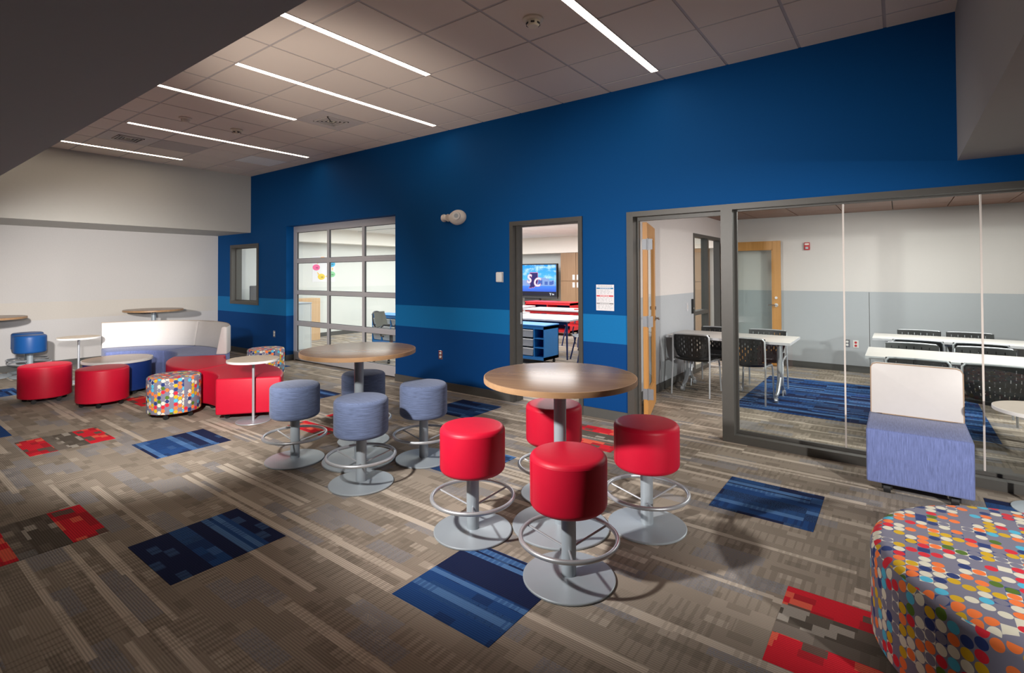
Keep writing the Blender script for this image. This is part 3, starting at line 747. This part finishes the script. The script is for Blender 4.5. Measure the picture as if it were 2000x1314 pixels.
def make_chair(label, loc, rot, group, seatmat='black'):
    # faces +y; rear at y=0
    t = thing('stacking_chair', label, 'chair', loc, rot, group)
    Wd = .225
    def shell(bm, nu, nv, fn, hole, th):
        V = [[bm.verts.new(fn(i/nu, j/nv)) for j in range(nv+1)] for i in range(nu+1)]
        for i in range(nu):
            for j in range(nv):
                if hole(i, j): continue
                bm.faces.new((V[i][j], V[i+1][j], V[i+1][j+1], V[i][j+1]))
        g = bm.faces[:]; bmesh.ops.recalc_face_normals(bm, faces=g)
        bmesh.ops.solidify(bm, geom=g, thickness=th)
        loose = [v for v in bm.verts if not v.link_faces]
        bmesh.ops.delete(bm, geom=loose, context='VERTS')
        return bm
    def fb(u, v):
        x = (u-.5)*2; z = .485+v*.275; half = Wd*(.83+.17*min(1, v*2.2))
        low = (1-abs(x)**2.5)*.0 if v > .5 else -(1-abs(x)**2)*.05*(1-v*2)
        return (x*half, .015+.045*(1-x*x)*0.0-.05*(abs(x)**2)*-.6+.035*(1-v), z+low)
    def hb(i, j):
        if i < 4 or i > 51 or j < 4 or j > 26: return False
        return i % 4 == 1 and ((j+3*((i//4) % 2)) % 6) in (0, 1, 2)
    obj('backrest', shell(NB(), 56, 30, fb, hb, .008), 'black', t, ang=50)
    def fs(u, v):
        x = (u-.5)*2; y = .03+v*.43
        return (x*(Wd*(.9+.08*v)), y, .43+.012*(abs(x)**2)-.018*math.sin(v*PI)*(1-abs(x)**2)-(.03*max(0, v-.85)/.15)+.03*max(0, .15-v)/.15)
    def hs(i, j):
        return 5 < i < 24 and 6 < j < 20 and i % 3 == 1 and j % 4 in (1, 2)
    obj('seat', shell(NB(), 30, 26, fs, hs, .010), seatmat, t, ang=50)
    for s in (-1, 1):
        q = NB(); tube(q, [(s*.235, -.02, 0), (s*.232, .0, .22), (s*.228, .025, .43), (s*.226, .02, .60), (s*.222, .012, .735), (s*.20, .008, .762)], .0105, 10); obj('leg', q, 'silver', t)
        q = NB(); tube(q, [(s*.232, .50, 0), (s*.226, .455, .36), (s*.222, .43, .41), (s*.215, .25, .425), (s*.215, .03, .43)], .0105, 10); obj('leg', q, 'silver', t)
    q = NB(); tube(q, [(-.205, .008, .760), (-.1, .0, .764), (0, -.003, .765), (.1, .0, .764), (.205, .008, .760)], .0095, 10); obj('top_rail', q, 'silver', t)
    q = NB(); tube(q, [(-.215, .30, .412), (.215, .30, .412)], .009, 8); obj('stretcher', q, 'silver', t)
    return t
G = 'perforated chairs in the meeting room'
ch = make_chair('black perforated chair at the open glass door, near side of the left white table', (-2.095, 6.50, 0), 0, G)
rear = PI
spots = [(-1.47, 6.49, 0, 'black perforated chair behind the glass mullion, near side of the left white table'),
         (-2.05, 7.60, rear, 'black perforated chair across the left white table, beside the dark window frame'),
         (-1.42, 7.62, rear+.05, 'black perforated chair across the left white table, in front of the oak door'),
         (.12, 5.77, 0, 'black perforated chair hidden behind the lounge chair back, only its top edge showing'),
         (.64, 5.75, 0, 'large black perforated chair behind the glass at the right edge'),
         (.10, 7.02, rear, 'grey lit chair back on the far side of the nearest training table, left of two'),
         (.68, 7.02, rear, 'grey lit chair back on the far side of the nearest training table, right of two'),
         (.16, 7.38, 0, 'dark silver-edged chair on near side of the furthest table, left of two'),
         (.69, 7.38, 0, 'dark silver-edged chair on near side of the furthest table, right of two'),
         (.20, 8.66, rear, 'black chair at the grey back wall behind the furthest table, left of two'),
         (.70, 8.66, rear, 'black chair at the grey back wall behind the furthest table, right of two')]
for x, y, r, l in spots: dup(ch, (x, y, 0), r, l, G)

# ------------------------------------------------------------------ small things on the walls
def outlet(label, x, y, z, face='-y', mat='chrome', socket='white'):
    t = thing('wall_outlet', label, 'outlet', (x, y, z)); 
    obj('plate', bx(-.036, .036, -.006, 0, -.058, .058, .002, 1), mat, t)
    for s in (-1, 1):
        q = NB(); tube(q, [(0, -.004, s*.024), (0, -.010, s*.024)], .017, 16); obj('socket', q, socket, t)
    if face == '+x': t.rotation_euler.z = PI/2
outlet('steel outlet plate on the blue wall right of the glazed door', -4.905, D, .452)
outlet('steel outlet plate on the blue wall left of the glazed door', -9.14, D, .45)
outlet('steel outlet plate on the grey meeting room wall', -.65, 9.5, .435)
outlet('white outlet plate with red sockets on the grey meeting room wall', -.54, 9.5, .43, mat='white', socket='alarm')
outlet('outlet plate low on the wall beside the open oak door', -2.505, 6.32, .50, '+x', 'warmwhite')
t = thing('wall_thermostat', 'small white box on the blue wall left of the doorway', 'thermostat', (-3.89, D, 1.49))
obj('plate', bx(-.05, .05, -.008, 0, -.062, .062, .002, 1), 'warmwhite', t); obj('cover', bx(-.046, .046, -.03, -.008, -.058, .058, .006, 2), 'white', t)
# emergency light: fish shaped housing
t = thing('emergency_light', 'white fish shaped emergency light high on the blue wall', 'emergency light', (-4.62, D, 2.267))
q = NB(); bmesh.ops.create_uvsphere(q, u_segments=36, v_segments=20, radius=1)
for v in q.verts:
    tp = 1-.28*max(0, -v.co.x)**1.5
    v.co = Vector((v.co.x*.155+.025, v.co.y*.085*tp if v.co.y < 0 else 0, v.co.z*.10*tp))
obj('housing', q, 'warmwhite', t)
q = NB(); tube(q, [(.075, -.05, .01), (.095, -.10, .01)], .05, 24); ln = obj('lamp_head', q, 'white', t)
q = NB(); tube(q, [(.095, -.10, .01), (.0962, -.103, .01)], .028, 20); obj('lens', q, 'bin', ln)
q = NB(); tube(q, [(-.10, -.045, .0), (-.135, -.045, .0), (-.165, -.045, 0), (-.185, -.045, 0)], [.05, .036, .052, .050], 24); ln = obj('lamp_head', q, 'warmwhite', t)
q = NB(); tube(q, [(-.184, -.045, 0), (-.19, -.045, 0)], [.042, .038], 24); obj('lens', q, 'white', ln)
# printed sheet beside the doorway
t = thing('notice_sheet', 'white printed sheet with blue, red and grey heading bars beside the doorway', 'sign', (-2.484, D, 1.274))
sh = obj('sheet', bx(-.104, .104, -.0015, 0, -.137, .137), 'paper', t, smooth=False)
cy = flat('cyan print', (.01, .20, .42), .6); rd = flat('red print', (.68, .03, .05), .6); gy = flat('grey print', (.28, .28, .29), .6); lt = flat('pale print', (.50, .49, .53), .7)
for z, mm in ((.098, cy), (.018, rd), (-.062, gy)):
    obj('heading_bar', bx(-.098, .096, -.0022, -.0014, z-.007, z+.007), mm, sh, smooth=False)
    q = NB(); x = -.06
    while x < .05:
        wd = random.uniform(.008, .02); box(q, x, x+wd, -.0028, -.002, z-.0028, z+.0028); x += wd+.004
    obj('heading_print', q, 'paper', sh, smooth=False)
    q = NB()
    for r in range(4):
        x = -.088
        while x < .07:
            wd = random.uniform(.01, .03); box(q, x, x+wd, -.0021, -.0014, z-.021-.012*r, z-.017-.012*r); x += wd+random.uniform(.004, .03)
    obj('print_lines', q, lt, sh, smooth=False)
q = NB(); x = -.085
while x < .07:
    wd = random.uniform(.01, .03); box(q, x, x+wd, -.0021, -.0014, .119, .124); x += wd+.005
obj('print_lines', q, gy, sh, smooth=False)
# fire alarm pull station
t = thing('fire_alarm', 'small red fire alarm box high on the meeting room wall', 'fire alarm', (-1.177, 9.5, 1.953))
obj('box', bx(-.04, .04, -.035, 0, -.06, .06, .004, 2), 'alarm', t)
obj('lens', bx(-.022, .022, -.042, -.034, -.045, -.012, .003, 1), 'bin', t); obj('label_plate', bx(-.03, .03, -.0365, -.034, .02, .045), 'warmwhite', t)
# reader and switch by the side light
t = thing('card_reader', 'slim black card reader on the wall beside the dark window frame', 'card reader', (XP1, 7.86, 1.03)); obj('reader_body', bx(0, .03, -.022, .022, -.11, .11, .006, 2), 'black', t); obj('indicator', bx(.03, .032, -.006, .006, -.04, -.02), 'warmwhite', t, smooth=False)
t = thing('light_switch', 'narrow grey switch plate left of the black card reader', 'switch', (XP1, 7.64, 1.03)); obj('plate', bx(0, .008, -.035, .035, -.062, .062, .002, 1), 'alu', t); obj('toggle', bx(.008, .014, -.012, .012, -.025, .025), 'louvre', t, smooth=False)
# ------------------------------------------------------------------ classroom seen through door and glass
# tall cabinets
def cabinet(x, label):
    t = thing('tall_cabinet', label, 'cabinet', (x, 13.0, 0), 0, 'tall oak cabinets'); Wc = 1.03
    obj('body', bx(0, Wc, .02, .395, .0, 2.135), 'cabwood', t, smooth=False)
    for i in range(2):
        for z0, z1, hz in ((.1, 1.305, 1.2), (1.315, 2.13, 1.42)):
            d = obj('door', bx(i*Wc/2+.004, (i+1)*Wc/2-.004, 0, .02, z0, z1, .002, 1), 'cabwood', t)
            hx = Wc/2-.07 if i == 0 else Wc/2+.07
            obj('handle', bx(hx-.04, hx+.04, -.012, 0, hz-.075, hz+.075, .003, 1), 'white', d)
for k, l in enumerate(('tall oak cabinet right of the wall screen', 'second tall oak cabinet from the wall screen', 'tall oak cabinet third from the screen, showing through the partition window', 'tall oak cabinet fourth from the screen, showing through the partition door')): cabinet(-7.96+1.04*k, l)
# wall screen
t = thing('wall_screen', 'large flat screen showing a blue school logo picture, on the classroom wall', 'screen', (-8.95, 12.98, 1.335))
W2, H2 = .90, .495
obj('bezel', rect_frame(-W2, W2, -H2, H2, -.03, .05, .035), 'black', t, smooth=False); obj('back', bx(-W2+.03, W2-.03, 0, .05, -H2+.03, H2-.03), 'black', t, smooth=False)
obj('bottom_bar', bx(-W2, W2, -.034, .03, -H2-.05, -H2+.002), 'dkgrey', t, smooth=False)
nt = NT('screen sky picture'); o3 = nt.sep(nt.coord()); zz = nt.m('DIVIDE', nt.m('ADD', o3[2], .46), .92)
cl = nt.noise(nt.scalev(nt.coord(), (2.2, 1, 4.2)), 1.6, 6, .6)
sky = nt.ramp(zz, [(0, (.004, .012, .09)), (.11, (.004, .012, .10)), (.12, (.03, .10, .62)), (.30, (.05, .22, .85)), (.34, (.18, .42, .85)), (.5, (.08, .48, .95)), (1., (.0, .30, .92))])
cloud = nt.m('MULTIPLY', nt.m('GREATER_THAN', zz, .42), nt.m('MULTIPLY', nt.m('SUBTRACT', cl, .47), 5.)); cx = nt.n('ShaderNodeClamp'); nt.put(cx.inputs[0], cloud)
scol = nt.mix(cx.outputs[0], sky, (.55, .82, 1.)); nt.base((0, 0, 0), .25); nt.put(nt.b.inputs['Emission Color'], scol); nt.b.inputs['Emission Strength'].default_value = 1.25
scr = obj('display', bx(-W2+.035, W2-.035, -.012, 0, -H2+.035, H2-.035), nt.mat, t, smooth=False)
e_wall = emit('screen building', (.30, .48, .92), .9); e_dark = emit('screen windows', (.07, .17, .62), .9); e_navy = emit('screen navy', (.015, .01, .18), .9); e_white = emit('screen white', (.85, .92, 1.), 1.); e_pink = emit('screen pink', (.9, .25, .5), .9); e_black = emit('screen black band', (.004, .004, .03), .9)
def flatpart(name, polys, mat, y0, y1, parent):
    b = NB()
    for P in polys:
        n = len(P); f_ = [b.verts.new((x, y0, z)) for x, z in P]; g_ = [b.verts.new((x, y1, z)) for x, z in P]
        b.faces.new(f_); b.faces.new(g_[::-1])
        for i in range(n): b.faces.new((f_[i], f_[(i+1) % n], g_[(i+1) % n], g_[i]))
    return obj(name, b, mat, parent, smooth=False)
rc = lambda a, b_, c, d: [(a, c), (b_, c), (b_, d), (a, d)]
flatpart('building', [rc(-.86, .80, -.17, .0), rc(.18, .62, .0, .05), rc(.34, .50, .05, .075)], e_wall, -.0135, -.012, scr)
flatpart('building_window', [rc(a, a+.11, -.14, -.04) for a in (-.8, -.62, .08, .45, .62)]+[rc(.22, .37, -.13, .0), rc(.71, .77, -.12, -.02)], e_dark, -.0145, -.0135, scr)
flatpart('black_band', [rc(-W2+.036, W2-.036, -H2+.036, -H2+.15)], e_black, -.0135, -.012, scr)
flatpart('screen_mark', [[(.62, -.38), (.64, -.38), (.655, -.41), (.67, -.38), (.69, -.38), (.66, -.43), (.66, -.455), (.645, -.455), (.645, -.43)], rc(.71, .72, -.44, -.40), rc(.73, .74, -.44, -.39), rc(.75, .78, -.44, -.405)], e_white, -.0150, -.0137, scr)
ox, oz, ss = .02, .02, 1.0
indi = [(-.10, .20), (.18, .20), (.18, -.07), (.15, -.13), (.12, -.17), (.09, -.20), (.06, -.22), (.03, -.245), (-.02, -.235), (-.06, -.26), (-.10, -.25), (-.14, -.265), (-.12, -.22), (-.09, -.18), (-.10, -.10)]
gc = (.03, -.03)
big = [((x-gc[0])*1.09+gc[0]+ox, (z-gc[1])*1.07+gc[1]+oz) for x, z in indi]
flatpart('logo_outline', [big], e_pink, -.0145, -.0127, scr); flatpart('logo_state', [[(x+ox, z+oz) for x, z in indi]], e_navy, -.0155, -.0145, scr)
def text_mesh(name, s, size, loc, mat, parent, shear=.15, y=-.016, off=0.):
    cu = bpy.data.curves.new(name, 'FONT'); cu.body = s; cu.size = size; cu.shear = shear; cu.extrude = .0004; cu.offset = off
    o = bpy.data.objects.new(name, cu); C.objects.link(o); bpy.context.view_layer.update()
    me = bpy.data.meshes.new_from_object(o.evaluated_get(bpy.context.evaluated_depsgraph_get())); bpy.data.objects.remove(o); bpy.data.curves.remove(cu)
    for v in me.vertices: v.co = Vector((v.co.x, -v.co.z, v.co.y))
    me.materials.clear(); me.materials.append(mat)
    q = bpy.data.objects.new(name, me); C.objects.link(q); q.parent = parent; q.location = (loc[0], y, loc[1]); return q
for s, x, z in (('S', -.20, -.08), ('C', .045, -.18)):
    text_mesh('logo_letter_outline', s, .36, (x, z), e_pink, scr, .15, -.0162, .018); text_mesh('logo_letter', s, .36, (x, z), e_white, scr, .15, -.0172, .008)
obj('mount', bx(-.30, .25, .0, .10, -H2-.28, -H2-.05), 'dkgrey', t, smooth=False)

# storage carts with bins
def cart(label, loc, Wc, Dc, Hc, mat, rows, colsb, colso, rot=0, group='classroom storage carts'):
    t = thing('storage_cart', label, 'cart', loc, rot, group); z0 = .08; T = .018
    b = NB(); box(b, 0, T, 0, Dc, z0, Hc); box(b, Wc-T, Wc, 0, Dc, z0, Hc); box(b, 0, Wc, Dc-T, Dc, z0, Hc); box(b, 0, Wc, 0, Dc, z0, z0+.05); box(b, 0, Wc, 0, Dc, Hc-.05, Hc)
    obj('frame', b, mat, t, smooth=False)
    obj('top', bx(-.008, Wc+.008, -.008, Dc+.008, Hc, Hc+.02, .003, 1), mat, t)
    n = colsb+colso; cw = (Wc-T)/n if not (colsb and colso) else .355; rh = (Hc-.1-z0)/rows
    for i in range(1, n): obj('divider', bx(i*cw, i*cw+T, 0, Dc-T, z0+.05, Hc-.05), mat, t, smooth=False)
    for r in range(1, rows): obj('shelf', bx(colsb*cw+T, Wc-T, 0, Dc-T, z0+.05+r*rh-.008, z0+.05+r*rh+.008), mat, t, smooth=False) if colso else None
    obj('lining', bx(T, Wc-T, Dc-T-.004, Dc-T, z0+.05, Hc-.05), 'inner', t, smooth=False)
    for i in range(colsb):
        for r in range(rows):
            x0, x1, za, zb = i*cw+T+.01, (i+1)*cw-.01, z0+.05+r*rh+.012, z0+.05+(r+1)*rh-.03
            q = NB(); k = .018
            bo = [q.verts.new(p) for p in ((x0+k, .02, za), (x1-k, .02, za), (x1-k, Dc-.05, za), (x0+k, Dc-.05, za))]; to = [q.verts.new(p) for p in ((x0, .004, zb), (x1, .004, zb), (x1, Dc-.04, zb), (x0, Dc-.04, zb))]
            q.faces.new(bo); q.faces.new(to[::-1])
            for e in range(4): q.faces.new((bo[e], bo[(e+1) % 4], to[(e+1) % 4], to[e]))
            bi = obj('bin', q, 'bin', t, smooth=False)
            obj('bin_rim', bx(x0-.006, x1+.006, -.006, Dc-.03, zb, zb+.012, .003, 1), 'white', bi)
    for x in (.06, Wc-.06):
        for y in (.06, Dc-.06): castor(t, x, y, z0, .03)
    return t
cart('bright blue storage cart with clear bins inside the doorway', (-5.66, 7.2, 0), .93, .45, .645, 'storblue', 3, 2, 1)
cart('bright blue storage cart with bins seen through the glazed door', (-9.1, 7.1, 0), 1.2, .45, .66, 'storblue', 3, 4, 0)
cart('red storage cart standing under the wall screen', (-7.75, 10.9, 0), 1.35, .5, .80, 'storred', 2, 0, 2)

# classroom desks
def desk(label, loc, Wd, Dd, H, legmat, rot=0, apron=None):
    t = thing('classroom_desk', label, 'desk', loc, rot, 'classroom desks')
    tp = obj('top', bx(-Wd/2, Wd/2, -Dd/2, Dd/2, H-.03, H, .004, 2), 'whitetop', t)
    b = NB()
    for s in (-1, 1): box(b, -Wd/2, Wd/2, s*Dd/2-.002, s*Dd/2+.002, H-.03, H-.001); box(b, s*Wd/2-.002, s*Wd/2+.002, -Dd/2, Dd/2, H-.03, H-.001)
    obj('edge_band', b, 'alu', tp, smooth=False)
    q = NB()
    for s in (-1, 1): box(q, -Wd/2+.04, Wd/2-.04, s*(Dd/2-.05)-.012, s*(Dd/2-.05)+.012, H-.09, H-.03)
    obj('apron', q, apron or legmat, t, smooth=False)
    for sx in (-1, 1):
        for sy in (-1, 1):
            x, y = sx*(Wd/2-.06), sy*(Dd/2-.06); q = NB(); tube(q, [(x+sx*.02, y+sy*.02, 0), (x, y, H-.03)], [.014, .022], 10); obj('leg', q, legmat, t)
navy = flat('navy metal', (.008, .02, .10), .4); MT['navy'] = navy
desk('large pale desk right behind the blue storage cart', (-5.45, 8.35, 0), 1.5, 1.05, .705, 'navy', .06)
desk('pale desk on red legs below the oak cabinets', (-6.15, 10.0, 0), 1.5, .75, .735, 'storred', .05)
desk('pale desk on red legs at the left of the doorway view', (-7.75, 10.1, 0), 1.3, .6, .75, 'storred', .1)
desk('pale desk on navy legs low at the left of the doorway view', (-7.05, 8.95, 0), 1.2, .6, .70, 'navy', .0)
# classroom stools/chairs with navy frames
def cchair(label, loc, rot, mat):
    t = thing('classroom_chair', label, 'chair', loc, rot, 'classroom chairs by the desks')
    q = NB(); n = 14
    V = [[q.verts.new(((u/n-.5)*.42, (v/n-.5)*.40, .44+.02*((u/n-.5)*2)**2-.015*(v/n))) for v in range(n+1)] for u in range(n+1)]
    for u in range(n):
        for v in range(n): q.faces.new((V[u][v], V[u+1][v], V[u+1][v+1], V[u][v+1]))
    bmesh.ops.solidify(q, geom=q.faces[:], thickness=.014); obj('seat', q, mat, t, ang=60)
    q = NB(); V = [[q.verts.new(((u/n-.5)*.40, -.20-.04*v/n+.05*((u/n-.5)*2)**2, .54+.22*v/n)) for v in range(n+1)] for u in range(n+1)]
    for u in range(n):
        for v in range(n): q.faces.new((V[u][v], V[u+1][v], V[u+1][v+1], V[u][v+1]))
    bmesh.ops.solidify(q, geom=q.faces[:], thickness=.014); obj('backrest', q, mat, t, ang=60)
    for s in (-1, 1):
        q = NB(); tube(q, [(s*.21, .22, 0), (s*.17, .12, .42)], .014, 10); obj('leg', q, 'navy', t)
        q = NB(); tube(q, [(s*.21, -.24, 0), (s*.17, -.10, .30), (s*.16, -.14, .43), (s*.15, -.215, .60)], .014, 10); obj('leg', q, 'navy', t)
cchair('pale seated school chair with navy legs right of the blue cart', (-4.42, 8.05, 0), 2.4, 'bin')
cchair('red seated school chair with navy legs behind the large pale desk', (-4.85, 9.15, 0), 2.8, 'storred')
cchair('red school chair further back under the pale desk', (-5.5, 9.6, 0), 3.0, 'storred')

# office chair seen through the glazed door
t = thing('office_chair', 'grey mesh office chair behind the glazed door', 'chair', (-7.22, 6.05, 0), math.radians(-65))
q = NB(); n = 16
def sh2(fn, th):
    q = NB(); V = [[q.verts.new(fn(u/n*2-1, v/n)) for v in range(n+1)] for u in range(n+1)]
    for u in range(n):
        for v in range(n): q.faces.new((V[u][v], V[u+1][v], V[u+1][v+1], V[u][v+1]))
    bmesh.ops.solidify(q, geom=q.faces[:], thickness=th); return q
obj('seat', sh2(lambda x, v: (x*.24, -.22+.46*v, .46+.03*x*x-.03*max(0, v-.8)*5*.4), .03), 'mesh', t, ang=60)
bk = obj('backrest', sh2(lambda x, v: (x*.23*(1-.12*v*v), -.24-.06*v+.07*x*x, .60+.26*v), .012), 'mesh', t, ang=60)
q = NB(); pts = [(.23*math.cos(a)*1.0, -.255-.05*(math.sin(a)*.5+.5)+.05*math.cos(a)**2, .73+.14*math.sin(a)) for a in [2*PI*k/28 for k in range(28)]]
obj('back_frame', tube(q, pts, .012, 8, True), 'dkgrey', bk)
for s in (-1, 1):
    q = NB(); tube(q, [(s*.2, -.05, .45), (s*.29, -.05, .47), (s*.30, -.06, .60), (s*.29, .0, .66), (s*.29, .12, .665)], .014, 10); obj('armrest', q, 'dkgrey', t)
q = NB(); tube(q, [(0, 0, .1), (0, 0, .45)], .03, 14); obj('gas_lift', q, 'dkgrey', t)
for k in range(5):
    a = 2*PI*k/5+.3; q = NB(); tube(q, [(0, 0, .11), (.30*math.cos(a), .30*math.sin(a), .065)], [.028, .018], 10); lg = obj('leg', q, 'dkgrey', t)
    c, s = math.cos(a), math.sin(a); q = NB(); tube(q, [(.30*c-.02*s, .30*s+.02*c, .03), (.30*c+.02*s, .30*s-.02*c, .03)], .03, 14); obj('castor', q, 'black', lg)
# maple shelf and pale board
t = thing('maple_bookcase', 'light maple bookcase end by the classroom wall behind the glazed door', 'bookcase', (-11.28, 6.0, 0))
for x0, x1, y0, y1, z0, z1, nm in ((0, .36, 1.0, 1.03, 0, .98, 'side_panel'), (0, .36, 0, .03, 0, .98, 'side_panel'), (0, .36, .03, 1.0, .95, .98, 'top_panel'), (0, .335, .03, 1.0, .48, .51, 'shelf'), (.34, .36, .03, 1.0, 0, .95, 'front_panel'), (0, .335, .03, 1.0, .03, .06, 'shelf')):
    obj(nm, bx(x0, x1, y0, y1, z0, z1, .002, 1), 'maple', t)
t = thing('low_cabinet', 'pale grey low cabinet with metal edge just inside the glazed door', 'cabinet', (-10.1, 5.55, 0))
obj('body', bx(-.5, .3, 0, .55, .0, .93, .004, 1), 'class_wall', t); obj('top', bx(-.51, .31, -.01, .56, .93, .955, .003, 1), 'bin', t); obj('corner_trim', bx(.298, .306, .535, .552, 0, .93), 'alu', t, smooth=False)
t = thing('room_divider', 'dark grey upholstered screen panel seen through the small window', 'divider', (-10.95, 5.58, 0))
obj('panel', bx(-.02, .02, -.19, .36, .15, 1.30, .015, 2), 'dkgrey', t); obj('foot', bx(-.2, .2, -.15, -.1, 0, .15, .006, 1), 'dkgrey', t); obj('foot', bx(-.2, .2, .22, .27, 0, .15, .006, 1), 'dkgrey', t)
# poster
t = thing('wall_poster', 'white poster with a ring of coloured ovals on the classroom wall', 'poster', (-11.43, 7.455, 1.667), PI/2)
sh = obj('sheet', bx(-.315, .315, -.003, 0, -.315, .315), 'paper', t, smooth=False)
def oval(x, z, a, b_, mat, y=-.004, name='printed_oval'):
    P = [(x+a*math.cos(2*PI*k/28), z+b_*math.sin(2*PI*k/28)) for k in range(28)]; return flatpart(name, [P], mat, y, y+.0015, sh)
for x, z, c in ((-.21, .04, (.85, .12, .32)), (-.07, -.19, (.80, .58, .06)), (.22, -.13, (.25, .62, .32)), (.22, .13, (.05, .45, .75)), (-.03, .23, (.95, .5, .25))):
    oval(x, z, .10, .075, flat('poster ink', c, .7)); oval(x+.02, z-.01, .035, .018, flat('poster ink', tuple(q*.5 for q in c), .7), -.0052)
og = flat('poster arrow ink', (.9, .55, .1), .7)
for x, z, a in ((-.16, .16, .9), (-.16, -.11, -.9), (.08, -.18, 0), (.24, .0, 1.6), (.12, .22, -.3)):
    P = [(-.035, -.012), (.005, -.012), (.005, -.028), (.04, 0), (.005, .028), (.005, .012), (-.035, .012)]
    flatpart('printed_arrow', [[(x+p*math.cos(a)-q*math.sin(a), z+p*math.sin(a)+q*math.cos(a)) for p, q in P]], og, -.004, -.0025, sh)
